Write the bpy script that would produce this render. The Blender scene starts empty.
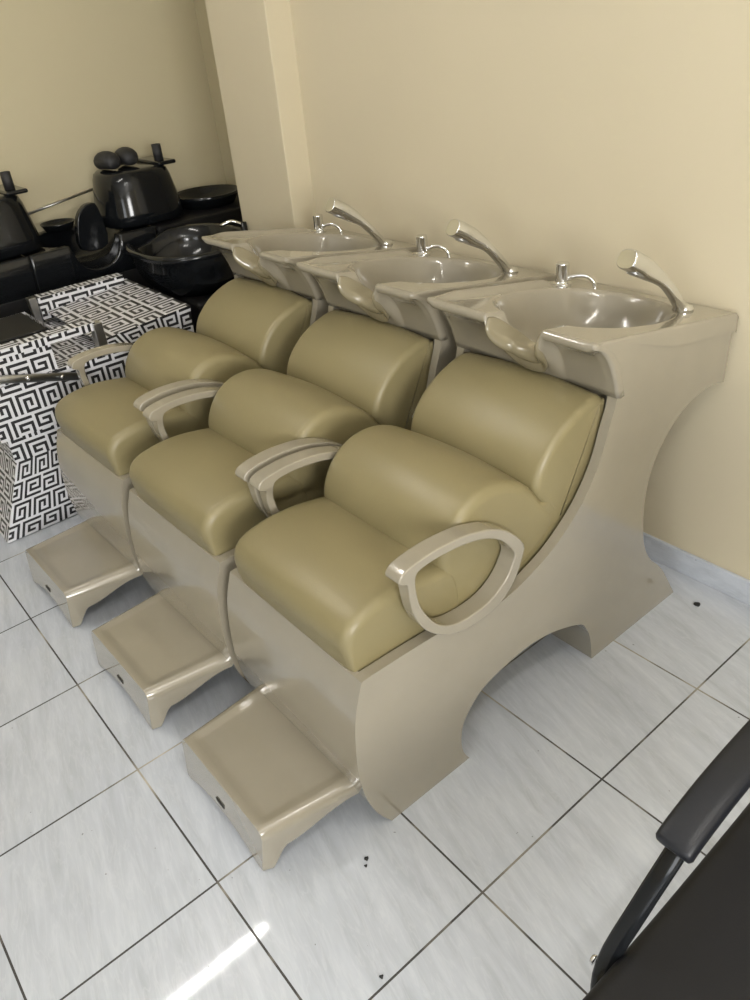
import bpy, bmesh, math, random
from mathutils import Vector, Matrix
random.seed(4)
C = bpy.context.scene.collection
PI = math.pi

# ------------------------------------------------------------------ materials
def new_mat(name):
    m = bpy.data.materials.new(name); m.use_nodes = True
    nt = m.node_tree
    return m, nt, nt.nodes['Principled BSDF']

def plain(name, col, rough=.5, metal=0, spec=.5, coat=0, bump=0, bscale=300, vary=0, vscale=6):
    m, nt, b = new_mat(name)
    b.inputs['Base Color'].default_value = (*col, 1)
    b.inputs['Roughness'].default_value = rough
    b.inputs['Metallic'].default_value = metal
    b.inputs['Specular IOR Level'].default_value = spec
    b.inputs['Coat Weight'].default_value = coat
    b.inputs['Coat Roughness'].default_value = .08
    tc = nt.nodes.new('ShaderNodeTexCoord')
    if bump:
        n = nt.nodes.new('ShaderNodeTexNoise'); n.inputs['Scale'].default_value = bscale
        n.inputs['Detail'].default_value = 3
        nt.links.new(tc.outputs['Object'], n.inputs['Vector'])
        bp = nt.nodes.new('ShaderNodeBump'); bp.inputs['Strength'].default_value = bump
        bp.inputs['Distance'].default_value = .002
        nt.links.new(n.outputs['Fac'], bp.inputs['Height'])
        nt.links.new(bp.outputs['Normal'], b.inputs['Normal'])
    if vary:
        n = nt.nodes.new('ShaderNodeTexNoise'); n.inputs['Scale'].default_value = vscale
        n.inputs['Detail'].default_value = 4
        nt.links.new(tc.outputs['Object'], n.inputs['Vector'])
        r = nt.nodes.new('ShaderNodeValToRGB')
        r.color_ramp.elements[0].position = .3; r.color_ramp.elements[1].position = .7
        r.color_ramp.elements[0].color = (*[c*(1-vary) for c in col], 1)
        r.color_ramp.elements[1].color = (*[min(1, c*(1+vary)) for c in col], 1)
        nt.links.new(n.outputs['Fac'], r.inputs['Fac'])
        nt.links.new(r.outputs['Color'], b.inputs['Base Color'])
    return m

M = {}
M['shell'] = plain('beige_gelcoat', (.285, .256, .196), .14, coat=.85, vary=.025, vscale=9)
M['leather'] = plain('olive_leatherette', (.222, .187, .094), .38, bump=.12, bscale=420, vary=.03, vscale=5)
M['neck'] = plain('olive_gel_rubber', (.225, .195, .125), .14, coat=.3)
M['chrome'] = plain('chrome', (.78, .78, .77), .12, metal=1)
M['steel'] = plain('dull_steel', (.42, .42, .42), .3, metal=1)
M['dark'] = plain('dark_slot', (.012, .012, .012), .6)
M['white_plastic'] = plain('white_plastic', (.75, .75, .72), .4)
M['black_gloss'] = plain('black_abs', (.007, .008, .0095), .14, spec=.45)
M['black_matte'] = plain('black_rubber', (.02, .02, .021), .6, bump=.1, bscale=200)
M['black_leather'] = plain('black_leatherette', (.0075, .0075, .0085), .5, spec=.35, bump=.15, bscale=350)
M['black_pad'] = plain('dark_vinyl', (.011, .012, .0155), .42, spec=.4, bump=.1, bscale=350)
M['print_white'] = plain('white_print_vinyl', (.70, .70, .73), .45)
M['print_black'] = plain('black_print_vinyl', (.012, .012, .014), .45)
M['wall'] = plain('cream_wall_paint', (.585, .52, .375), .62, spec=.3, bump=.04, bscale=90, vary=.02, vscale=1.7)
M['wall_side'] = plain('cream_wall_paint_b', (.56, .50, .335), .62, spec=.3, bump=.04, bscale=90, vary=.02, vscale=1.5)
M['ceiling'] = plain('white_ceiling_paint', (.78, .76, .72), .8)
M['frame'] = plain('grey_aluminium', (.45, .45, .46), .4, metal=.6)
m, nt, b = new_mat('tube_light'); b.inputs['Base Color'].default_value = (1, 1, 1, 1)
b.inputs['Emission Color'].default_value = (1, .97, .92, 1); b.inputs['Emission Strength'].default_value = 70
M['tube'] = m

def tile_mat(name, grout_on=True):
    m, nt, b = new_mat(name); N = nt.nodes; L = nt.links
    def node(t, **k):
        n = N.new(t)
        for a, v in k.items(): setattr(n, a, v)
        return n
    def math_(op, a, bv=None, cv=None):
        n = node('ShaderNodeMath', operation=op)
        for i, v in enumerate((a, bv, cv)):
            if v is None: continue
            if isinstance(v, (int, float)): n.inputs[i].default_value = v
            else: L.new(v, n.inputs[i])
        return n.outputs[0]
    geo = node('ShaderNodeNewGeometry')
    sep = node('ShaderNodeSeparateXYZ'); L.new(geo.outputs['Position'], sep.inputs[0])
    tx = math_('DIVIDE', sep.outputs[0], .4); ty = math_('DIVIDE', sep.outputs[1], .4)
    cx = math_('FLOOR', tx); cy = math_('FLOOR', ty)
    idv = node('ShaderNodeCombineXYZ'); L.new(cx, idv.inputs[0]); L.new(cy, idv.inputs[1])
    wn = node('ShaderNodeTexWhiteNoise', noise_dimensions='2D'); L.new(idv.outputs[0], wn.inputs['Vector'])
    # streaky grain along x, shifted from tile to tile
    off = math_('MULTIPLY', wn.outputs['Value'], 37.0)
    gv = node('ShaderNodeCombineXYZ')
    L.new(math_('MULTIPLY', sep.outputs[0], 5.0), gv.inputs[0])
    yy = math_('ADD', math_('MULTIPLY', sep.outputs[1], 30.0), math_('MULTIPLY', sep.outputs[0], 7.0))
    L.new(yy, gv.inputs[1]); L.new(math_('ADD', off, math_('MULTIPLY', sep.outputs[2], 30)), gv.inputs[2])
    n1 = node('ShaderNodeTexNoise'); n1.inputs['Scale'].default_value = 1.0; n1.inputs['Detail'].default_value = 6
    n1.inputs['Roughness'].default_value = .62; n1.inputs['Distortion'].default_value = .4
    L.new(gv.outputs[0], n1.inputs['Vector'])
    r = node('ShaderNodeValToRGB'); e = r.color_ramp.elements
    e[0].position = .25; e[0].color = (.425, .45, .49, 1)
    e[1].position = .75; e[1].color = (.57, .60, .65, 1)
    x = r.color_ramp.elements.new(.5); x.color = (.50, .53, .58, 1)
    L.new(n1.outputs['Fac'], r.inputs['Fac'])
    # fine pale veins
    n2 = node('ShaderNodeTexNoise'); n2.inputs['Scale'].default_value = 1.7; n2.inputs['Detail'].default_value = 8
    n2.inputs['Distortion'].default_value = 1.2
    L.new(gv.outputs[0], n2.inputs['Vector'])
    v = math_('SUBTRACT', 1.0, math_('MULTIPLY', math_('ABSOLUTE', math_('SUBTRACT', n2.outputs['Fac'], .5)), 22.0))
    v = math_('MAXIMUM', v, 0.0)
    mixv = node('ShaderNodeMix', data_type='RGBA'); L.new(math_('MULTIPLY', v, .22), mixv.inputs['Factor'])
    L.new(r.outputs['Color'], mixv.inputs['A']); mixv.inputs['B'].default_value = (.66, .68, .71, 1)
    # worn specks
    n3 = node('ShaderNodeTexNoise'); n3.inputs['Scale'].default_value = 55; n3.inputs['Detail'].default_value = 2
    L.new(geo.outputs['Position'], n3.inputs['Vector'])
    sp = math_('MULTIPLY', math_('GREATER_THAN', n3.outputs['Fac'], .765), .55)
    mixs = node('ShaderNodeMix', data_type='RGBA'); L.new(sp, mixs.inputs['Factor'])
    L.new(mixv.outputs['Result'], mixs.inputs['A']); mixs.inputs['B'].default_value = (.09, .08, .07, 1)
    col = mixs.outputs['Result']
    if grout_on:
        dx = math_('ABSOLUTE', math_('SUBTRACT', math_('FRACT', math_('ADD', tx, .5)), .5))
        dy = math_('ABSOLUTE', math_('SUBTRACT', math_('FRACT', math_('ADD', ty, .5)), .5))
        d = math_('MINIMUM', dx, dy)
        g = math_('LESS_THAN', d, .0058)
        n4 = node('ShaderNodeTexNoise'); n4.inputs['Scale'].default_value = 3.2; n4.inputs['Detail'].default_value = 5
        L.new(geo.outputs['Position'], n4.inputs['Vector'])
        gr = node('ShaderNodeValToRGB'); e = gr.color_ramp.elements
        e[0].position = .50; e[0].color = (.055, .052, .05, 1); e[1].position = .66; e[1].color = (.5, .46, .38, 1)
        L.new(n4.outputs['Fac'], gr.inputs['Fac'])
        mg = node('ShaderNodeMix', data_type='RGBA'); L.new(g, mg.inputs['Factor'])
        L.new(col, mg.inputs['A']); L.new(gr.outputs['Color'], mg.inputs['B'])
        col = mg.outputs['Result']
        ro = node('ShaderNodeMix', data_type='FLOAT'); L.new(g, ro.inputs['Factor'])
        ro.inputs['A'].default_value = .05; ro.inputs['B'].default_value = .8
        L.new(ro.outputs['Result'], b.inputs['Roughness'])
        bp = node('ShaderNodeBump'); bp.inputs['Strength'].default_value = .5; bp.inputs['Distance'].default_value = .002
        L.new(math_('SUBTRACT', 1.0, g), bp.inputs['Height']); L.new(bp.outputs['Normal'], b.inputs['Normal'])
    else:
        b.inputs['Roughness'].default_value = .3
    L.new(col, b.inputs['Base Color'])
    b.inputs['Specular IOR Level'].default_value = .36
    return m
M['tile'] = tile_mat('grey_floor_tile'); M['skirt'] = tile_mat('grey_skirting_tile', False)

# ------------------------------------------------------------------ helpers
def link(o): C.objects.link(o); return o

def put(name, bm, mat, parent=None, bevel=0, seg=3, ang=30, sub=0, smooth=True, solid=0):
    """ONE mesh object out of bm (world coordinates); local to its parents' locations."""
    off = Vector((0, 0, 0)); p = parent
    while p is not None: off += p.location; p = p.parent
    bmesh.ops.recalc_face_normals(bm, faces=bm.faces)
    bm.transform(Matrix.Translation(-off))
    me = bpy.data.meshes.new(name); bm.to_mesh(me); bm.free()
    mats = mat if isinstance(mat, (list, tuple)) else [mat]
    for x in mats: me.materials.append(x)
    for f in me.polygons: f.use_smooth = smooth
    o = link(bpy.data.objects.new(name, me)); o.parent = parent
    if solid:
        md = o.modifiers.new('solid', 'SOLIDIFY'); md.thickness = solid; md.offset = 0
    if bevel:
        md = o.modifiers.new('bevel', 'BEVEL'); md.width = bevel; md.segments = seg
        md.limit_method = 'ANGLE'; md.angle_limit = math.radians(ang); md.harden_normals = False
    if sub:
        md = o.modifiers.new('sub', 'SUBSURF'); md.levels = sub; md.render_levels = sub
    if bevel or solid:
        md = o.modifiers.new('wn', 'WEIGHTED_NORMAL'); md.keep_sharp = True; md.weight = 60
    return o

def thing(name, label, cat, loc, group=None):
    o = link(bpy.data.objects.new(name, None)); o.location = loc; o.empty_display_size = .1
    o['label'] = label; o['category'] = cat
    if group: o['group'] = group
    return o

def tag(o, label, cat, group=None):
    o['label'] = label; o['category'] = cat
    if group: o['group'] = group
    return o

def struct(name, bm, mat, **k):
    o = put(name, bm, mat, smooth=k.pop('smooth', False), **k); o['kind'] = 'structure'; return o

def box(bm, x0, x1, y0, y1, z0, z1):
    v = [bm.verts.new(p) for p in ((x0,y0,z0),(x1,y0,z0),(x1,y1,z0),(x0,y1,z0),(x0,y0,z1),(x1,y0,z1),(x1,y1,z1),(x0,y1,z1))]
    for f in ((3,2,1,0),(4,5,6,7),(0,1,5,4),(1,2,6,5),(2,3,7,6),(3,0,4,7)): bm.faces.new([v[i] for i in f])
    return bm

def B(*a):
    bm = bmesh.new(); return box(bm, *a)

def catmull(pts, closed, n=4):
    """pts: (y,z) or (y,z,1) where 1 marks a sharp corner. Returns a refined list."""
    N = len(pts); out = []
    P = [Vector(p[:2]) for p in pts]; K = [len(p) > 2 for p in pts]
    rng = range(N) if closed else range(N-1)
    for i in rng:
        j = (i+1) % N
        a, b = P[i], P[j]
        p0 = a if K[i] or (not closed and i == 0) else P[i-1]
        p3 = b if K[j] or (not closed and j == N-1) else P[(j+1) % N]
        if K[i] and K[j]:
            steps = n
            for s in range(steps): out.append(a.lerp(b, s/steps))
            continue
        for s in range(n):
            t = s/n
            out.append(.5*((2*a)+(b-p0)*t+(2*p0-5*a+4*b-p3)*t*t+(3*a-p0-3*b+p3)*t**3))
    if not closed: out.append(P[-1])
    return out

def loft(stations, cap=True):
    """stations: list of (x, [(y,z)...]) with equal counts -> closed solid along x"""
    bm = bmesh.new(); rings = []
    for x, pr in stations: rings.append([bm.verts.new((x, p[0], p[1])) for p in pr])
    n = len(rings[0])
    for a, b in zip(rings, rings[1:]):
        for i in range(n):
            j = (i+1) % n
            try: bm.faces.new((a[i], a[j], b[j], b[i]))
            except ValueError: pass
    if cap:
        bm.faces.new(rings[0]); bm.faces.new(rings[-1][::-1])
    return bm

def inset(pr, d):
    """move every point of a closed (y,z) profile inwards by d"""
    n = len(pr); A = sum(pr[i][0]*pr[(i+1)%n][1]-pr[(i+1)%n][0]*pr[i][1] for i in range(n))
    s = 1 if A > 0 else -1; out = []
    for i in range(n):
        t = (Vector(pr[(i+1)%n])-Vector(pr[i-1])); t.normalize()
        out.append(Vector(pr[i])+Vector((-t.y, t.x))*d*s)
    return out

def pillow(pr, x0, x1, r, steps=7, crown=0, mid=9, low=1):
    """upholstered block: profile along x with rounded ends; crown swells the middle"""
    zs = [p[1] for p in pr]; z0, z1 = min(zs), max(zs)
    def ins(d):                                                    # 'low': how far the underside pulls in
        q = inset(pr, d)
        return [Vector(p).lerp(w, low+(1-low)*sstep(.25, .9, (p[1]-z0)/(z1-z0))) for p, w in zip(pr, q)]
    ex = lambda k: x0+r*(1-math.cos(PI/2*k/steps))
    st = [(ex(k), ins(r*(1-math.sin(PI/2*k/steps)))) for k in range(steps+1)]
    for k in range(1, mid):
        t = k/mid; st.append((x0+r+(x1-x0-2*r)*t, ins(-crown*math.sin(PI*t))))
    st += [(x0+x1-ex(k), ins(r*(1-math.sin(PI/2*k/steps)))) for k in range(steps, -1, -1)]
    return loft(st)

def sweep(path, radii, n=14, up=Vector((1, 0, 0)), power=2):
    """path: 3-D points; radii: (r_side, r_up) per point; rounded closed ends"""
    bm = bmesh.new(); P = [Vector(p) for p in path]; rings = []
    for i, p in enumerate(P):
        t = (P[min(i+1, len(P)-1)]-P[max(i-1, 0)]).normalized()
        s = (up-t*up.dot(t)).normalized(); u = t.cross(s)
        r = radii[i] if isinstance(radii, list) else radii
        if not isinstance(r, tuple): r = (r, r)
        ring = []
        for k in range(n):
            a = 2*PI*k/n; ca, sa = math.cos(a), math.sin(a)
            e = 2/power
            ring.append(bm.verts.new(p+s*r[0]*math.copysign(abs(ca)**e, ca)+u*r[1]*math.copysign(abs(sa)**e, sa)))
        rings.append(ring)
    for a, b in zip(rings, rings[1:]):
        for i in range(n): bm.faces.new((a[i], a[(i+1)%n], b[(i+1)%n], b[i]))
    bm.faces.new(rings[0][::-1]); bm.faces.new(rings[-1])
    return bm

def curve3(pts, n=6):
    P = [Vector(p) for p in pts]; out = []
    for i in range(len(P)-1):
        a, b = P[i], P[i+1]; p0 = P[i-1] if i else a*2-b; p3 = P[i+2] if i+2 < len(P) else b*2-a
        for s in range(n):
            t = s/n
            out.append(.5*((2*a)+(b-p0)*t+(2*p0-5*a+4*b-p3)*t*t+(3*a-p0-3*b+p3)*t**3))
    out.append(P[-1]); return out

def lathe(prof, c, n=28, sx=1, sy=1, rot=None):
    """prof: (r,z) from axis to axis"""
    bm = bmesh.new(); rings = []
    for r, z in prof:
        if r < 1e-6: rings.append([bm.verts.new((0, 0, z))])
        else: rings.append([bm.verts.new((r*sx*math.cos(2*PI*k/n), r*sy*math.sin(2*PI*k/n), z)) for k in range(n)])
    for a, b in zip(rings, rings[1:]):
        for i in range(n):
            j = (i+1) % n
            if len(a) == 1 and len(b) == 1: continue
            if len(a) == 1: bm.faces.new((a[0], b[j], b[i]))
            elif len(b) == 1: bm.faces.new((a[i], a[j], b[0]))
            else: bm.faces.new((a[i], a[j], b[j], b[i]))
    if rot is not None: bm.transform(rot)
    bm.transform(Matrix.Translation(Vector(c))); return bm

def sstep(a, b, x):
    t = max(0, min(1, (x-a)/(b-a))); return t*t*(3-2*t)

def children(o): return [c for c in bpy.data.objects if c.parent == o]
def copy_tree(o, parent=None):
    c = o.copy(); C.objects.link(c)
    if parent is not None: c.parent = parent
    for ch in children(o): copy_tree(ch, c)
    return c

# ------------------------------------------------------------------ the room
WB = 1.60           # back wall
XL = -3.5           # left wall
YR = 2.02           # recess behind the pillar
struct('floor', B(XL-.1, 3.4, -4.3, 2.2, -.1, 0), M['tile'])
struct('ceiling', B(XL-.1, 3.4, -4.3, 2.2, 2.8, 2.9), M['ceiling'])
struct('wall_back', B(-2.045, 3.4, WB, 2.2, 0, 2.8), M['wall'])
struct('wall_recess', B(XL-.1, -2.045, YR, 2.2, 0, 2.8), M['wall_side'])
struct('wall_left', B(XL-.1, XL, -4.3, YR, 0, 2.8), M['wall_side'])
bm = bmesh.new()
box(bm, 3.3, 3.4, -4.3, -1.65, 0, 2.8); box(bm, 3.3, 3.4, -.15, WB, 0, 2.8); box(bm, 3.3, 3.4, -1.65, -.15, 0, 1.1); box(bm, 3.3, 3.4, -1.65, -.15, 2.3, 2.8)
struct('wall_right', bm, M['wall'])
bm = bmesh.new()
for y in (-1.65, -.92, -.20): box(bm, 3.32, 3.38, y, y+.05, 1.1, 2.3)
box(bm, 3.32, 3.38, -1.65, -.15, 1.1, 1.15); box(bm, 3.32, 3.38, -1.65, -.15, 2.25, 2.3)
struct('added_window', bm, M['frame'])  # unseen window, added so that more light comes in from the right
struct('trim_1', B(-2.455, -2.045, 1.493, YR, 0, 2.8), M['wall'], bevel=.004, seg=2)
# shop front: a wall with a wide opening on the left part
bm = bmesh.new()
box(bm, XL, 1.1, -4.3, -4.2, 0, 2.8); box(bm, 3.2, 3.3, -4.3, -4.2, 0, 2.8); box(bm, 1.1, 3.2, -4.3, -4.2, 2.5, 2.8)
struct('wall_front', bm, M['wall'])
bm = bmesh.new()
for x in (1.1, 2.12, 3.15): box(bm, x, x+.05, -4.28, -4.22, .0, 2.5)
box(bm, 1.1, 3.2, -4.28, -4.22, 2.45, 2.5); box(bm, 1.1, 3.2, -4.28, -4.22, 0, .08)
struct('window_1', bm, M['frame'])
struct('baseboard_back', B(-2.045, 3.3, WB-.011, WB, 0, .08), M['skirt'], bevel=.003, seg=2)
struct('baseboard_right', B(3.289, 3.3, -4.2, WB-.011, 0, .08), M['skirt'])

# ceiling tube lamps
def tube_lamp(x, y0, y1, label):
    t = thing('tube_lamp', label, 'lamp', (x, (y0+y1)/2, 2.8), 'ceiling tube lamps')
    put('housing', B(x-.03, x+.03, y0-.03, y1+.03, 2.74, 2.80), M['white_plastic'], t, bevel=.006)
    bm = sweep([(x, y0, 2.715), (x, y1, 2.715)], .0125, 12); put('tube', bm, M['tube'], t)
    return t
tube_lamp(-1.79, -.72, .5, 'white tube lamp on the ceiling above the row of beige chairs')
tube_lamp(.85, -.35, .85, 'white tube lamp on the ceiling, unseen, added to light the basins from the right')  # added lamp, placed to brighten basin tops and the right-hand shell side

# ------------------------------------------------------------------ backwash chair
CX = -.502; HW = .248
P = [(.372,0,1),(.338,.06),(.315,.13),(.304,.21),(.305,.30),(.316,.39),(.340,.464,1),(.362,.466,1),(.45,.463),(.540,.458,1),
     (.542,.476,1),(.60,.462),(.66,.45),(.722,.428),(.775,.432),(.826,.446),(.89,.470),(.945,.503),(.995,.545),(1.034,.593),(1.064,.648),(1.084,.71),(1.100,.755),(1.108,.79,1),
     (1.104,.82),(1.086,.864),(1.064,.900),(1.030,.926,1),(1.582,.830,1),(1.582,.655,1),(1.50,.668),(1.397,.645),(1.309,.569),(1.272,.456),
     (1.287,.311),(1.33,.22),(1.404,.141),(1.495,.0,1),(1.10,0,1),(1.085,.083),(1.062,.135),(1.032,.168),(.948,.205),(.87,.224),(.798,.226),
     (.72,.215),(.66,.194),(.61,.141),(.598,.087),(.603,.04),(.622,0,1)]
D = list(P)
for i, q in {7:(.353,.466,1), 8:(.361,.41), 9:(.40,.385,1), 10:(.48,.375,1), 11:(.55,.375), 12:(.64,.38), 13:(.72,.39), 14:(.785,.405), 15:(.845,.425),
             16:(.90,.447), 17:(.962,.482), 18:(1.02,.527), 19:(1.064,.580), 20:(1.096,.638), 21:(1.116,.70), 22:(1.127,.75), 23:(1.130,.782,1),
             24:(1.15,.77), 25:(1.16,.74), 26:(1.17,.72), 27:(1.2,.71,1), 28:(1.56,.69,1)}.items(): D[i] = q

def tri_caps(bm):
    big = [f for f in bm.faces if len(f.verts) > 4]
    return bm

SL = -.1745; Y0 = 1.012; Z0 = .940; DL = .576     # the tilted basin top
UN = .030                                          # centre of the neck notch
def notch(u): return sstep(.080, .035, abs(u-UN)) if abs(u-UN) < .080 else 0.0
def bowl_h(u, v):
    r = (abs((u-.010)/.193)**2.25+abs((v-.285)/.232)**2.25)**(1/2.25)
    q = 1-r**4.2
    k = .035
    sp = k*math.log(1+math.exp(q/k)) if q/k < 30 else q
    h = -.148*sp
    # the neck notch: a round valley from the front lip into the bowl
    a = abs(u-UN)/.080
    if a < 1 and v < .2:
        h2 = -.078*math.sqrt(max(0, 1-a**2.6))*sstep(.24, .12, v)
        h = min(h, h2) if h2 < h else h
    # raised ridge along the left edge, low deck behind the bowl
    if u < -HW+.07:
        h += .014*math.exp(-((u+HW-.022)/.022)**2)*sstep(.0, .08, v)*sstep(.46, .40, v)
    return h
def top_pt(u, v):
    n = notch(u)
    vv = v+.050*n*sstep(.12, 0, v)
    return Vector((CX+u, Y0+vv, Z0+SL*vv+bowl_h(u, v)))
def apron_pt(u, s):
    """s 0..1 from the front lip down to the apron's lower edge"""
    t0 = top_pt(u, 0); n = notch(u); y, z = t0.y, t0.z
    e = 1-.35*sstep(.90, 1, abs(u)/HW)
    lip = [(y, z), (y-.008*e, z-.004*e), (y-.010*e, z-.012*e), (y-.004*e, z-.022*e), (y+.012, z-.029*e-.004*(1-e))]
    if s <= .3:
        f = s/.3*4; i = min(3, int(f)); f -= i
        a, b = Vector(lip[i]), Vector(lip[i+1]); q = a.lerp(b, f)
    else:
        t = (s-.3)/.7
        a = Vector(lip[4]); b = Vector((1.104, .784))
        c = Vector((1.074+.01*n, min(.895, a.y-.02)))
        q = a*(1-t)**2+c*2*t*(1-t)+b*t*t
    return Vector((CX+u, q.x, q.y))

def basin_bm():
    bm = bmesh.new(); NU = 96; NA = 18; NV = 84
    us = [-HW+2*HW*i/NU for i in range(NU+1)]
    rows = []
    rows.append([Vector((CX+u, 1.132, .786)) for u in us])
    for k in range(NA, 0, -1): rows.append([apron_pt(u, k/NA) for u in us])
    for k in range(NV+1): rows.append([top_pt(u, DL*(k/NV)) for u in us])
    back = rows[-1]
    rows.append([p+Vector((0, .004, -.006)) for p in back]); rows.append([p+Vector((0, .004, -.045)) for p in back])
    g = []
    for ri, r in enumerate(rows):
        vs = []
        onlip = ri <= NA
        for side in (0, 1):
            p = r[0] if side == 0 else r[-1]; s = -1 if side == 0 else 1
            if onlip:
                q = [p+Vector((0, .03, -.004)), p+Vector((s*.0035, .012, -.003))] if ri else [p+Vector((0, 0, 0)), p+Vector((0, 0, 0))]
            else:
                w = sstep(.06, .34, (p.y-Y0)); q = [p+Vector((s*(.0006+.0045*w), 0, -.012-.036*w)), p+Vector((s*(.0006+.0045*w), 0, -.006))]
            vs.append([bm.verts.new(x) for x in q])
        mid = [bm.verts.new(p) for p in r]
        g.append([vs[0][0], vs[0][1]]+mid+[vs[1][1], vs[1][0]])
    for a, b in zip(g, g[1:]):
        for i in range(len(a)-1):
            bm.faces.new((a[i], a[i+1], b[i+1], b[i]))
    bmesh.ops.remove_doubles(bm, verts=bm.verts, dist=1e-6)
    return bm

def neck_bm():
    """soft saddle lining the notch: follows the basin surface a little proud of it"""
    bm = bmesh.new(); NT = 30; NA = 22; g = []
    for k in range(NT+1):
        t = -1+2*k/NT
        w = (.074 if t < 0 else .076)*math.sqrt(max(.0, 1-abs(t)**3.2))+.003
        row = []
        for i in range(NA+1):
            a = -1+2*i/NA; u = UN+w*a
            if t < 0: p = apron_pt(u, (-t)**1.0*.74)
            else: p = top_pt(u, t*.105)
            # push outwards (up inside, forward on the apron)
            f = max(0, -t)
            o = Vector((0, -1*f-.25, .9*(1-f)+.15)).normalized()*.008
            row.append(bm.verts.new(p+o))
        g.append(row)
    for a, b in zip(g, g[1:]):
        for i in range(NA): bm.faces.new((a[i], a[i+1], b[i+1], b[i]))
    return bm

def plane_z(y): return Z0+SL*(y-Y0)

tagbm = []
def make_chair():
    root = thing('backwash_chair', '', 'shampoo chair', (CX, .9, 0))
    Pr = catmull(P, True, 4); Dr = catmull(D, True, 4)
    xo, xi = HW, HW-.025
    xl = [-xo, -xi, -xi+.0001, xi-.0001, xi, xo]
    bm = loft([(CX+x, pr) for x, pr in zip(xl, (Pr, Pr, Dr, Dr, Pr, Pr))])
    bmesh.ops.remove_doubles(bm, verts=bm.verts, dist=.0004)
    caps = [f for f in bm.faces if len(f.verts) > 8]
    bmesh.ops.triangulate(bm, faces=caps)
    put('shell', bm, M['shell'], root, bevel=.010, seg=4, ang=38)
    bs = put('basin', basin_bm(), M['shell'], root)
    put('neck_rest', neck_bm(), M['neck'], bs, solid=.009, sub=1)['label'] = 'dark olive neck rest in the basin notch'
    # drain in the bowl
    dz = plane_z(Y0+.30)+bowl_h(0, .30)
    put('drain', lathe([(0, .004), (.018, .004), (.021, .001), (.021, -.004), (0, -.004)], (CX, Y0+.30, dz+.001), 20, rot=Matrix.Rotation(math.atan(SL), 4, 'X')), M['steel'], bs)
    # upholstery
    x0, x1 = CX-.208, CX+.2165
    seat = catmull([(.358,.40),(.348,.44),(.338,.49),(.334,.54),(.358,.577),(.42,.594),(.49,.596),(.55,.588),(.605,.575),(.635,.55),
                    (.64,.48),(.62,.42),(.56,.392),(.45,.392)], True, 4)
    put('seat_cushion', pillow(seat, x0-.002, x1+.002, .026, crown=.008, low=.25), M['leather'], root)
    lum = catmull([(.592,.56),(.596,.60),(.614,.64),(.645,.676),(.69,.700),(.74,.706),(.79,.696),(.84,.670),(.878,.636),(.905,.602),
                   (.955,.545),(.93,.487),(.86,.447),(.78,.42),(.70,.405),(.62,.42),(.595,.50)], True, 4)
    put('lumbar_cushion', pillow(lum, x0, x1, .026, crown=.010), M['leather'], root)
    back = catmull([(.884,.622),(.886,.655),(.905,.695),(.945,.735),(.995,.764),(1.05,.782),(1.088,.785),(1.108,.77),(1.112,.72),(1.092,.65),
                    (1.058,.588),(1.008,.530),(.965,.510),(.945,.535),(.910,.580)], True, 4)
    put('back_cushion', pillow(back, x0, x1, .020, crown=.010), M['leather'], root)
    core = catmull([(.645,.50),(.66,.60),(.70,.665),(.75,.685),(.81,.663),(.865,.628),(.912,.588),(.940,.622),(.962,.695),(1.00,.742),(1.06,.768),(1.112,.772,1),
                    (1.122,.70),(1.106,.640),(1.070,.578),(1.022,.524),(.962,.480),(.90,.445),(.84,.423),(.76,.405),(.68,.41)], True, 4)
    put('side_panel', pillow(core, x0+.001, x1-.001, .010), M['leather'], root)
    # armrests: a closed leaf-shaped loop on either side
    AO = [(.441,.657),(.446,.668),(.462,.676),(.500,.682),(.548,.683),(.608,.677),(.655,.665),(.700,.647),(.745,.616),(.788,.564),(.785,.530),
          (.760,.478),(.712,.440),(.65,.432),(.59,.440),(.540,.465),(.500,.503),(.474,.553),(.464,.60),(.462,.636),(.455,.645),(.445,.650)]
    AI = [(.484,.651),(.489,.657),(.500,.660),(.520,.662),(.552,.662),(.606,.656),(.650,.645),(.690,.628),(.727,.600),(.759,.555),(.752,.525),
          (.726,.492),(.680,.468),(.62,.464),(.575,.472),(.540,.492),(.513,.525),(.491,.568),(.483,.600),(.481,.625),(.481,.637),(.482,.645)]
    for s in (-1, 1):
        a = catmull(AO, True, 3); b = catmull(AI, True, 3); n = len(a)
        bm = bmesh.new(); xa = .263
        def xin(p): return .220+.011*sstep(.655, .61, p[1])*sstep(.60, .50, p[0])
        ring = [[bm.verts.new((CX+s*(xa if fx else xin(q)), q[0], q[1])) for q in pr] for fx, pr in ((1, a), (1, b), (0, b), (0, a))]
        for r0, r1 in zip(ring, ring[1:]+ring[:1]):
            for i in range(n): bm.faces.new((r0[i], r0[(i+1)%n], r1[(i+1)%n], r1[i]))
        put('armrest', bm, M['shell'], root, bevel=.0088, seg=4, ang=50)
    # foot step: a plate bent down at the front, with rounded skirts at the open sides
    bm = bmesh.new(); NX = 28; NY = 24; g = []; NS = 6
    def zlow(t): return .002+.058*sstep(0, .22, t)+.042*sstep(.18, .9, t)
    for j in range(NY+1):
        t = j/NY; y = .098+.234*t; c = CX-.010+.010*t
        wi = .155+.020*t; wo = .178+.030*t; row = []
        for i in range(NX+1):
            q = -1+2*i/NX
            row.append(bm.verts.new((c+q*wi, y, .140-.0045*sstep(.96, .92, abs(q))*sstep(.075, .10, t))))
        def side(s):
            o = []
            for k in range(1, NS+1):
                a = PI/2*k/NS; o.append(bm.verts.new((c+s*(wi+(wo-wi)*math.sin(a)), y, .140-.026*(1-math.cos(a)))))
            zl = min(.113, zlow(t))
            for k in range(1, 6): o.append(bm.verts.new((c+s*(wo-.006*k/5*(1-t)), y, .114+(zl-.114)*k/5)))
            return o
        g.append(side(-1)[::-1]+row+side(1))
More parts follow.
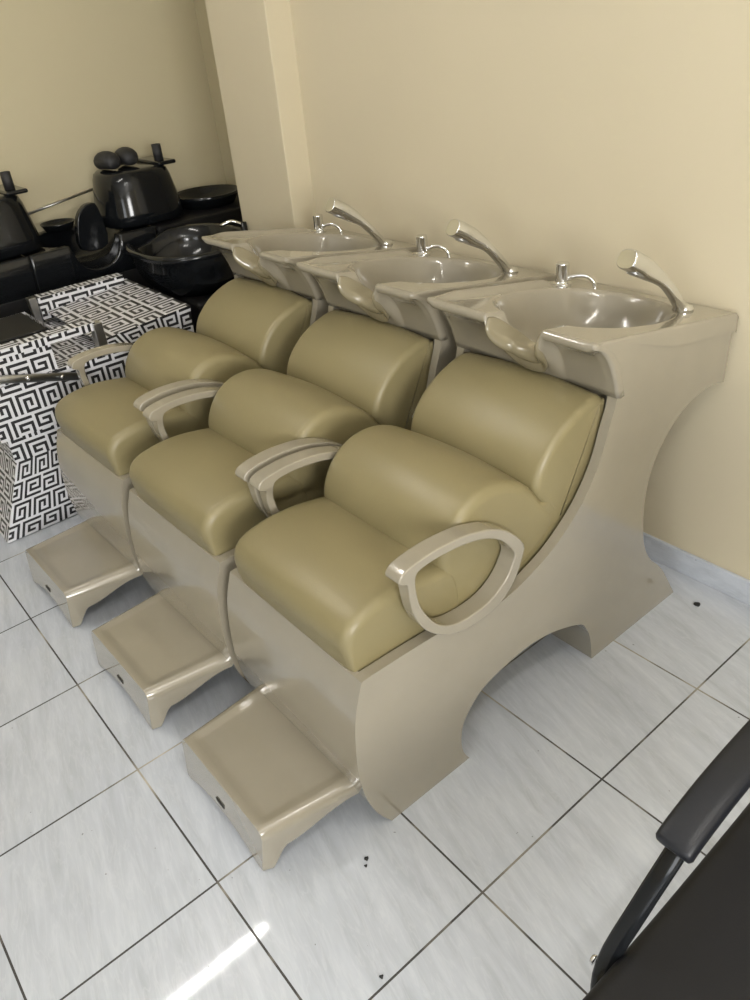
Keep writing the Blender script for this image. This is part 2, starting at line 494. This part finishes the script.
    for a, b in zip(g, g[1:]):
        for i in range(len(a)-1): bm.faces.new((a[i], a[i+1], b[i+1], b[i]))
    # front face, its lower edge arched between the two feet
    f0 = g[0]; c = CX-.010; arch = []
    for k in range(1, 16):
        q = 1-2*k/16; arch.append(bm.verts.new((c+.150*q, .098, .002+.034*(1-abs(q)**2.2)+.0)))
    bm.faces.new(f0+[bm.verts.new((c+.153, .098, .002))]+arch+[bm.verts.new((c-.153, .098, .002))])
    bmesh.ops.recalc_face_normals(bm, faces=bm.faces)
    for v_ in bm.verts:
        if v_.co.y < .0985:
            k_ = 1-v_.co.z/.14; v_.co.y -= .012*k_; v_.co.x -= .012*k_
    fr = put('footrest', bm, M['shell'], root, solid=.010)
    fr.modifiers['solid'].offset = -1
    md = fr.modifiers.new('bv', 'BEVEL'); md.width = .0045; md.segments = 3; md.limit_method = 'ANGLE'; md.angle_limit = math.radians(50); fr.modifiers.new('wn2', 'WEIGHTED_NORMAL')
    bm = B(CX-.034, CX-.002, .0895, .097, .058, .070)
    put('slot', bm, M['dark'], fr)['label'] = 'small dark slot in the step front'
    # hand shower
    sx, sy = CX+.162, 1.482; sz = plane_z(sy)
    path = curve3([(sx, sy+.006, sz-.010), (sx, sy-.046, sz+.050), (sx-.014, sy-.088, sz+.097), (sx-.038, sy-.138, sz+.136), (sx-.050, sy-.182, sz+.163)], 6)
    n = len(path); rad = []
    for i in range(n):
        t = i/(n-1)
        rad.append((.0140+.015*sstep(.45, .85, t), .0130+.011*sstep(.42, .72, t)))
    hs = put('hand_shower', sweep(path, rad, 16, power=2.6), M['chrome'], root, bevel=.003, seg=2, ang=50)
    put('collar', lathe([(0, .014), (.02, .012), (.024, .006), (.026, -.004), (0, -.004)], (sx, sy+.003, sz+.002), 20, rot=Matrix.Rotation(math.atan(SL), 4, 'X')), M['chrome'], hs)
    e = path[-1]; d = (path[-1]-path[-3]).normalized()
    # spray plate on the underside of the head
    px = Matrix.Translation(e-d*.045+Vector((0, -.010, -.022))) @ Matrix.Rotation(math.radians(-28), 4, 'X')
    bm = lathe([(0, .003), (.015, .003), (.017, 0), (0, 0)], (0, 0, 0), 20, sx=1.2, sy=1.5); bm.transform(px)
    put('spray_plate', bm, M['steel'], hs)
    # mixer tap
    tx, ty = CX-.205, 1.478; tz = plane_z(ty)
    tp = put('tap', lathe([(0, .006), (.012, .006)] if 0 else [(0, -.004), (.026, -.004), (.026, .004), (.020, .007), (.0185, .010), (.0185, .056), (.0170, .060), (0, .060)], (tx, ty, tz), 24), M['chrome'], root, bevel=.001, seg=2, ang=60)
    lp = curve3([(tx+.010, ty, tz+.016), (tx+.03, ty+.012, tz+.024), (tx+.055, ty+.026, tz+.026), (tx+.075, ty+.038, tz+.012), (tx+.082, ty+.042, tz-.010)], 5)
    put('tap_lever', sweep(lp, [.0075 if i < 4 else .0055 for i in range(len(lp))], 10, up=Vector((0, 0, 1))), M['chrome'], tp)
    # little white tag on the right-hand rim of the shell, beside the back cushion
    bm = B(CX+.214, CX+.240, -.006, .006, -.017, .017)
    bm.transform(Matrix.Translation((0, 1.022, .590)) @ Matrix.Rotation(math.radians(-35), 4, 'X'))
    tagbm.append(bm)
    return root

chair = make_chair()
chair['label'] = 'beige shampoo chair with olive cushions nearest the camera, its whole arched side visible'
chair['group'] = 'beige shampoo chairs in a row'
for dx, rz, lab in ((-.553, 1.0, 'middle beige shampoo chair of the row, standing between the two others'),
                    (-1.118, 1.4, 'beige shampoo chair at the far end of the row, beside the greek key patterned chair')):
    c = copy_tree(chair); c.location.x = CX+dx; c.location.y -= .0045*rz; c.rotation_euler.z = math.radians(rz); c['label'] = lab
    tb = tagbm[0].copy(); tb.transform(Matrix.Translation((dx, 0, 0)))
    put('tag', tb, M['white_plastic'], c, bevel=.002)['label'] = 'small white tag beside the back cushion'
tagbm[0].free()

# ------------------------------------------------------------------ greek key recliner
KEY = ["1111111", "0000001", "1111101", "1000101", "1011101", "1000001", "1111111"]
def key_bit(i, j):
    """black stroke at cell (i,j)? spirals of 7 cells with a white line between, mirrored from one to the next"""
    a, p = divmod(j, 8); i2 = i+(4 if a % 2 else 0); c, q = divmod(i2, 8)
    if p == 7 or q == 7: return 0
    if c % 2: q = 6-q
    if a % 2: p, q = q, p
    if (a+c) % 3 == 1: p = 6-p
    return int(KEY[p][q])
def key_quad(bm, p00, p10, p11, p01, cell=.0104, o=(0, 0)):
    p00, p10, p11, p01 = map(Vector, (p00, p10, p11, p01))
    nu = max(1, round(max((p10-p00).length, (p11-p01).length)/cell)); nv = max(1, round(max((p01-p00).length, (p11-p10).length)/cell))
    g = [[bm.verts.new((p00.lerp(p10, i/nu)).lerp(p01.lerp(p11, i/nu), j/nv)) for i in range(nu+1)] for j in range(nv+1)]
    for j in range(nv):
        for i in range(nu):
            f = bm.faces.new((g[j][i], g[j][i+1], g[j+1][i+1], g[j+1][i])); f.material_index = key_bit(i+o[0], j+o[1])
def key_frustum(b, t, z0, z1, top=True, bm=None, bottom=False):
    """b,t = (x0,x1,y0,y1) rectangles below and above"""
    bm = bm or bmesh.new()
    bl = [(b[0], b[2], z0), (b[1], b[2], z0), (b[1], b[3], z0), (b[0], b[3], z0)]
    tl = [(t[0], t[2], z1), (t[1], t[2], z1), (t[1], t[3], z1), (t[0], t[3], z1)]
    for i in range(4):
        j = (i+1) % 4; key_quad(bm, bl[i], bl[j], tl[j], tl[i], o=(i*3, 1))
    if top: key_quad(bm, *tl)
    if bottom: key_quad(bm, *bl[::-1])
    bmesh.ops.remove_doubles(bm, verts=bm.verts, dist=1e-5)
    return bm
PM = [M['print_white'], M['print_black']]
g = thing('reclining_chair', 'white and black greek key patterned reclining chair beside the beige shampoo chairs', 'chair', (-2.4, .5, 0))
put('pedestal', key_frustum((-2.70, -2.095, .085, .80), (-2.66, -2.10, .215, .72), .004, .29), PM, g, smooth=False)
put('seat_support', key_frustum((-2.66, -2.10, .212, .95), (-2.66, -2.10, .212, .95), .29, .385, False), PM, g, smooth=False)
put('seat_box', key_frustum((-2.69, -2.085, .19, .99), (-2.69, -2.085, .19, .99), .385, .575, bottom=True), PM, g, smooth=False)
# flat-lying backrest with a slight ramp
bm = bmesh.new()
pf = [(.66, .575), (.99, .575), (1.0, .652), (.62, .625)]
q = lambda x, k: (x, pf[k][0], pf[k][1])
key_quad(bm, q(-2.09, 0), q(-2.09, 1), q(-2.09, 2), q(-2.09, 3)); key_quad(bm, q(-2.69, 1), q(-2.69, 0), q(-2.69, 3), q(-2.69, 2))
key_quad(bm, q(-2.69, 3), q(-2.09, 3), q(-2.09, 2), q(-2.69, 2), cell=.0135, o=(2, 3)); key_quad(bm, q(-2.09, 1), q(-2.69, 1), q(-2.69, 2), q(-2.09, 2)); key_quad(bm, q(-2.69, 0), q(-2.09, 0), q(-2.09, 3), q(-2.69, 3))
put('backrest', bm, PM, g, smooth=False)
# arm pads with chrome brackets
for xx, ya, yb, zz in ((-2.12, .04, .625, .668), (-2.66, .60, .97, .655)):
    bm = bmesh.new()
    key_frustum((xx-.03, xx+.035, ya, yb), (xx-.03, xx+.035, ya, yb), zz if xx > -2.3 else zz-.06, zz+.028, bm=bm, bottom=True)
    a = put('arm_pad', bm, PM, g, smooth=False)
    put('bracket', B(xx-.004, xx+.042, yb-.012, yb+.022, .570, zz+.024) if xx > -2.3 else B(xx+.0, xx+.04, ya-.035, ya-.005, .570, zz+.035), M['steel'], a, bevel=.003)
bm = bmesh.new()
key_frustum((-2.13, -2.092, .24, .455), (-2.13, -2.092, .24, .455), .575, .668, False, bm)
put('arm_post', bm, PM, g, smooth=False)
bm = sweep([(-2.062, -.05, .655), (-2.062, .27, .606), (-2.062, .53, .53)], [(.006, .015)]*3, 8, up=Vector((1, 0, 0)), power=5)
put('link_bar', bm, M['steel'], g)
for yy, zz in ((.34, .588), (.45, .556)):
    put('bolt', lathe([(0, 0), (.007, 0), (.007, .004), (0, .006)], (0, 0, 0), 12, rot=Matrix.Translation((-2.056, yy, zz)) @ Matrix.Rotation(PI/2, 4, 'Y')), M['chrome'], g)
# black lifted seat cushion with a patterned border
bm = bmesh.new(); key_frustum((-2.62, -2.30, -.10, .535), (-2.62, -2.30, -.10, .535), .600, .648, False, bm)
sc = put('seat_cushion', bm, PM, g, smooth=False)
put('seat_panel', B(-2.60, -2.315, -.085, .52, .615, .655), M['black_leather'], sc, bevel=.006)['label'] = 'matte black seat panel'

# ------------------------------------------------------------------ black basins by the left wall
def shell_bowl(cx, cy, z, rx, ry, depth, notch_dir, nd=.10):
    """thin-walled bowl with a rolled rim and a neck notch at angle notch_dir"""
    bm = bmesh.new(); N = 56; prof = []
    for k in range(9):
        a = PI/2*k/8; prof.append((.16+.80*math.sin(a)**.9, -depth*math.cos(a)**.8))
    prof += [(1.0, .004), (1.05, .006), (1.075, -.006), (1.06, -.02), (1.02, -.03)]
    for k in range(7, -1, -1):
        a = PI/2*k/8; prof.append((.18+.82*math.sin(a)**.9, -(depth+.022)*math.cos(a)**.8-.012))
    rings = []
    for r, z1 in prof:
        ring = []
        for i in range(N):
            a = 2*PI*i/N; da = abs((a-notch_dir+PI) % (2*PI)-PI)
            w = math.exp(-(da/.36)**4)*sstep(.55, 1, r)
            e = 2/2.5; ca, sa = math.cos(a), math.sin(a)
            ring.append(bm.verts.new((cx+rx*r*math.copysign(abs(ca)**e, ca), cy+ry*r*math.copysign(abs(sa)**e, sa), z+z1-nd*w)))
        rings.append(ring)
    for a, b in zip(rings, rings[1:]):
        for i in range(N): bm.faces.new((a[i], a[(i+1)%N], b[(i+1)%N], b[i]))
    bm.faces.new(rings[0]); bm.faces.new(rings[-1][::-1])
    return bm
w = thing('wash_basin', 'black wash basin with open round bowl standing behind the greek key patterned chair', 'basin', (-2.52, 1.28, 0))
put('bowl', shell_bowl(-2.55, 1.27, .770, .280, .235, .19, PI*1.12, .04), M['black_gloss'], w)
bm = loft([(-2.72, [(1.14, .0), (1.46, .0), (1.44, .585), (1.12, .585)]), (-2.28, [(1.14, .0), (1.46, .0), (1.44, .585), (1.12, .585)])])
put('pedestal', bm, M['black_leather'], w, bevel=.02)
put('tap', lathe([(0, 0), (.02, 0), (.016, .01), (.014, .05), (0, .052)], (-2.42, 1.475, .77), 16), M['black_gloss'], w)
bm = sweep(curve3([(-2.42, 1.47, .81), (-2.44, 1.43, .83), (-2.47, 1.39, .815)], 4), .008, 8); put('spout', bm, M['chrome'], w)

# the long unit with U-shaped neck cut-outs, along the left wall
def trough_unit(yc, label):
    t = thing('backwash_unit', label, 'basin', (-3.2, yc, 0), 'black backwash units along the left wall')
    h = .302; bm = bmesh.new(); NU = 60; NV = 30; gr = []
    def pt(u, v):
        nn = sstep(.13, .07, abs(u))*sstep(.18, .05, v)
        r = (abs(u/.21)**2.4+abs((v-.24)/.2)**2.4)**(1/2.4); q = max(0, 1-r**3)
        n2 = -.125*math.sqrt(max(0, 1-(abs(u)/.115)**2.4)) if abs(u) < .115 and v < .12 else 0
        return (-2.99-v, yc+u, .762-min(0, 0)+min(n2, -.13*q)+.006*sstep(.05, 0, v))
    us = [-h+2*h*i/NU for i in range(NU+1)]
    rows = [[(-3.02, yc+u, .0) for u in us], [(-3.02, yc+u, .57) for u in us]]
    rows.append([(-3.0, yc+u, min(.60, pt(u, 0)[2]-.02)) for u in us])
    rows.append([(pt(u, 0)[0]+.006, yc+u, pt(u, 0)[2]-.008) for u in us])
    rows += [[pt(u, .48*k/NV) for u in us] for k in range(NV+1)]
    rows.append([(-3.48, yc+u, .0) for u in us])
    G = [[bm.verts.new(p) for p in r] for r in rows]
    for a, b in zip(G, G[1:]):
        for i in range(NU): bm.faces.new((a[i], a[i+1], b[i+1], b[i]))
    for side in (0, -1): bm.faces.new([r[side] for r in G])
    put('body', bm, M['black_gloss'], t)
    put('front_panel', B(-3.018, -3.0, yc-h+.012, yc+h-.012, .02, .60), M['black_leather'], t, bevel=.005)
    return t
trough_unit(1.02, 'black backwash unit with U-shaped neck cut-out in front of the upturned basin')
trough_unit(.412, 'black backwash unit cut by the left edge of the photo')

def upturned(cx, cy, z, label):
    t = thing('spare_basin', label, 'basin', (cx, cy, z), 'upturned black basins')
    prof = [(0, .235), (.120, .235), (.150, .231), (.168, .218), (.178, .19), (.192, .12), (.203, .05), (.210, .0), (.200, .0), (.16, .17), (0, .20)]
    bm = lathe(prof, (0, 0, 0), 40, sx=.92, sy=.98)
    for v in bm.verts:                                             # squarer plan
        r = math.hypot(v.co.x, v.co.y)
        if r > .01:
            a = math.atan2(v.co.y, v.co.x); k = 1/(abs(math.cos(a))**4+abs(math.sin(a))**4)**(.25); k = 1+(k-1)*.6
            v.co.x *= k; v.co.y *= k
    bm.transform(Matrix.Translation((cx, cy, z)))
    b = put('bowl', bm, M['black_gloss'], t)
    put('base_plate', B(cx-.13, cx+.13, cy+.096, cy+.190, z+.229, z+.247), M['black_gloss'], t, bevel=.008)
    put('drain_stub', lathe([(0, 0), (.022, 0), (.022, .07), (.017, .07), (.017, .03), (0, .03)], (cx+.06, cy+.135, z+.247), 16, rot=None), M['black_matte'], t)
    return t
upturned(-3.225, 1.36, .772, 'upturned glossy black basin with two neck pads and a drain stub on its top')
upturned(-3.225, .64, .772, 'upturned glossy black basin at the left edge of the photo')

# dark rubber neck pads lying on the upturned basin
def neck_pad(c, rz, label):
    path = curve3([(-.075, 0, -.012), (-.035, .0, .012), (.03, 0, .014), (.07, 0, -.004)], 6)
    n = len(path)
    bm = sweep(path, [(.022+.027*math.sin(PI*i/(n-1))**.6, .016+.024*math.sin(PI*i/(n-1))**.6) for i in range(n)], 16, up=Vector((0, 1, 0)))
    bm.transform(Matrix.Translation(Vector(c)) @ Matrix.Rotation(rz, 4, 'Z'))
    o = put('neck_pad', bm, M['black_matte']); tag(o, label, 'neck rest', 'dark neck pads on the upturned basin'); return o
neck_pad((-3.225, 1.262, 1.036), .12, 'dark grey neck pad lying on the upturned basin, left of the two')
neck_pad((-3.245, 1.368, 1.036), -.06, 'dark grey neck pad lying on the upturned basin, nearer its drain stub')
# bracket leaning beside the upturned basin
pr = catmull([(1.01, .70), (1.02, .82), (1.055, .875), (1.10, .895), (1.137, .87), (1.142, .70)], True, 3)
tag(put('mount_bracket', loft([(-3.20, pr), (-3.16, pr)]), M['black_gloss'], bevel=.006, ang=50), 'glossy black bracket standing left of the upturned basin', 'bracket')
def dish(c, r, label):
    o = put('tray', lathe([(0, 0), (r*.8, 0), (r, .22*r), (r*1.06, .31*r), (r*1.10, .31*r), (r*1.03, .18*r), (r*.85, -.012), (0, -.012)], c, 36), M['black_gloss'])
    return tag(o, label, 'tray', 'shallow black trays')
dish((-3.22, 1.74, .772), .16, 'shallow black tray behind and right of the upturned basin')
dish((-3.38, 1.0, .782), .075, 'shallow black tray between the two upturned basins')
pf = [(1.33, 0), (1.98, 0), (1.98, .758), (1.33, .758)]; st = loft([(-3.44, pf), (-2.98, pf)])
tag(put('cabinet', st, M['black_leather'], bevel=.01), 'black cabinet under the shallow tray in the corner', 'cabinet')
o = put('rod', sweep([(-3.44, .88, .856), (-3.44, 1.245, .908)], .006, 10), M['steel']); tag(o, 'thin dark metal rod leaning between the two upturned basins', 'rod')

# ------------------------------------------------------------------ black visitor chair, lower right
v = thing('visitor_chair', 'black leatherette visitor chair with padded arms in the lower right corner', 'chair', (.62, .4, 0))
sx0, sx1 = .372, .865
seat = catmull([(.02, .42), (.0, .45), (.03, .478), (.15, .486), (.35, .482), (.55, .492), (.68, .50), (.70, .46), (.66, .42)], True, 4)
put('seat', pillow(seat, sx0, sx1, .022, crown=.006), M['black_leather'], v)
bk = catmull([(.655, .50), (.67, .72), (.715, .96), (.745, .985), (.775, .96), (.74, .72), (.72, .50)], True, 4)
put('backrest', pillow(bk, sx0+.03, sx1-.03, .03, crown=.01), M['black_leather'], v)
for s, xa in ((1, .352), (-1, .885)):
    o = .030*s                                                     # the arm leans in over the seat
    post = [(xa+.06*s, .215, .012), (xa+.055*s, .22, .25), (xa+.028*s, .232, .39), (xa+.010*s, .262, .448), (xa+.020*s, .310, .545), (xa+o, .350, .622), (xa+o, .388, .648), (xa+o, .47, .652), (xa+o, .60, .654), (xa+o, .725, .654)]
    f = put('arm_frame', sweep(curve3(post, 4), (.0135, .008), 12, power=3), M['black_gloss'], v)
    rear = [(xa+o, .725, .654), (xa+o*.5, .745, .45), (xa, .76, .2), (xa, .78, .0)]
    put('rear_leg', sweep(curve3(rear, 4), (.016, .009), 12, power=3), M['black_gloss'], v)
    pad = curve3([(xa+o, .345, .640), (xa+o, .372, .653), (xa+o, .45, .671), (xa+o, .56, .680), (xa+o, .66, .678), (xa+o, .71, .674)], 5)
    n = len(pad)
    put('arm_pad', sweep(pad, [(.022, .010) if i in (0, n-1) else (.025, .016) for i in range(n)], 18, power=4), M['black_pad'], v, bevel=.005, ang=50)
    put('screw', lathe([(0, 0), (.008, 0), (.006, .005), (0, .006)], (0, 0, 0), 12, rot=Matrix.Translation((xa-.004*s, .258, .444)) @ Matrix.Rotation(-PI/2*s, 4, 'Y')), M['chrome'], f)
    put('foot_glide', lathe([(0, 0), (.018, 0), (.016, .02), (0, .025)], (xa+.06*s, .215, 0), 14), M['black_matte'], f)

# small bits of dirt lying on the floor
for k, (x, y, r, lab) in enumerate(((-0.221, 0.271, .005, 'dark speck of dirt on the floor right of the nearest foot step, upper of two'),
                                    (-0.210, 0.259, .0035, 'tiny dark speck on the floor right of the nearest foot step, lower of two'),
                                    (-0.015, 0.139, .004, 'dark speck of dirt on the floor near the bottom edge of the photo'),
                                    (-.175, 1.49, .009, 'small dark scrap on the floor by the skirting under the back wall'))):
    bm = bmesh.new(); bmesh.ops.create_icosphere(bm, subdivisions=2, radius=r)
    for q_ in bm.verts: q_.co *= 1+.3*math.sin(q_.co.x*900+q_.co.y*700); q_.co.z = q_.co.z*.35+r*.36
    bm.transform(Matrix.Translation((x, y, 0)))
    tag(put('dirt_speck', bm, M['dark']), lab, 'dirt', 'specks of dirt on the floor')

# ------------------------------------------------------------------ light
def area(name, loc, target, sx, sy, power, col):
    l = bpy.data.lights.new(name, 'AREA'); l.shape = 'RECTANGLE'; l.size = sx; l.size_y = sy; l.energy = power; l.color = col
    o = link(bpy.data.objects.new(name, l)); o.location = loc
    o.rotation_euler = (Vector(target)-Vector(loc)).to_track_quat('-Z', 'Y').to_euler(); return o
area('daylight', (2.15, -4.17, 1.4), (2.15, 0, 1.4), 2.1, 2.0, 40, (.97, .99, 1))
area('added_side_light', (3.27, -.9, 1.7), (-.5, 1.0, .9), 1.3, 1.1, 88, (1, .99, .97))  # added area light in the side window, brightens faces turned to the right
wd = bpy.data.worlds.new('world'); bpy.context.scene.world = wd; wd.use_nodes = True
wd.node_tree.nodes['Background'].inputs[0].default_value = (.85, .92, 1, 1)
wd.node_tree.nodes['Background'].inputs[1].default_value = .8

# ------------------------------------------------------------------ camera
f_px = 767.8664678; yaw, pit, rol = map(math.radians, (143.2819222, 32.58647399, -5.81363582))
fw = Vector((math.cos(pit)*math.cos(yaw), math.cos(pit)*math.sin(yaw), -math.sin(pit)))
r = fw.cross(Vector((0, 0, 1))).normalized(); u = r.cross(fw)
r2 = r*math.cos(rol)+u*math.sin(rol); u2 = -r*math.sin(rol)+u*math.cos(rol)
cd = bpy.data.cameras.new('camera'); cam = link(bpy.data.objects.new('camera', cd))
cam.matrix_world = Matrix(((r2.x, u2.x, -fw.x, .63004), (r2.y, u2.y, -fw.y, -.24321), (r2.z, u2.z, -fw.z, 1.55216), (0, 0, 0, 1)))
cd.sensor_fit = 'VERTICAL'; cd.sensor_height = 36; cd.lens = f_px/1000*36; cd.clip_start = .02
sc_ = bpy.context.scene; sc_.camera = cam
vs = sc_.view_settings; vs.view_transform = 'Standard'; vs.look = 'None'; vs.gamma = 1; vs.use_curve_mapping = False; vs.exposure = .53
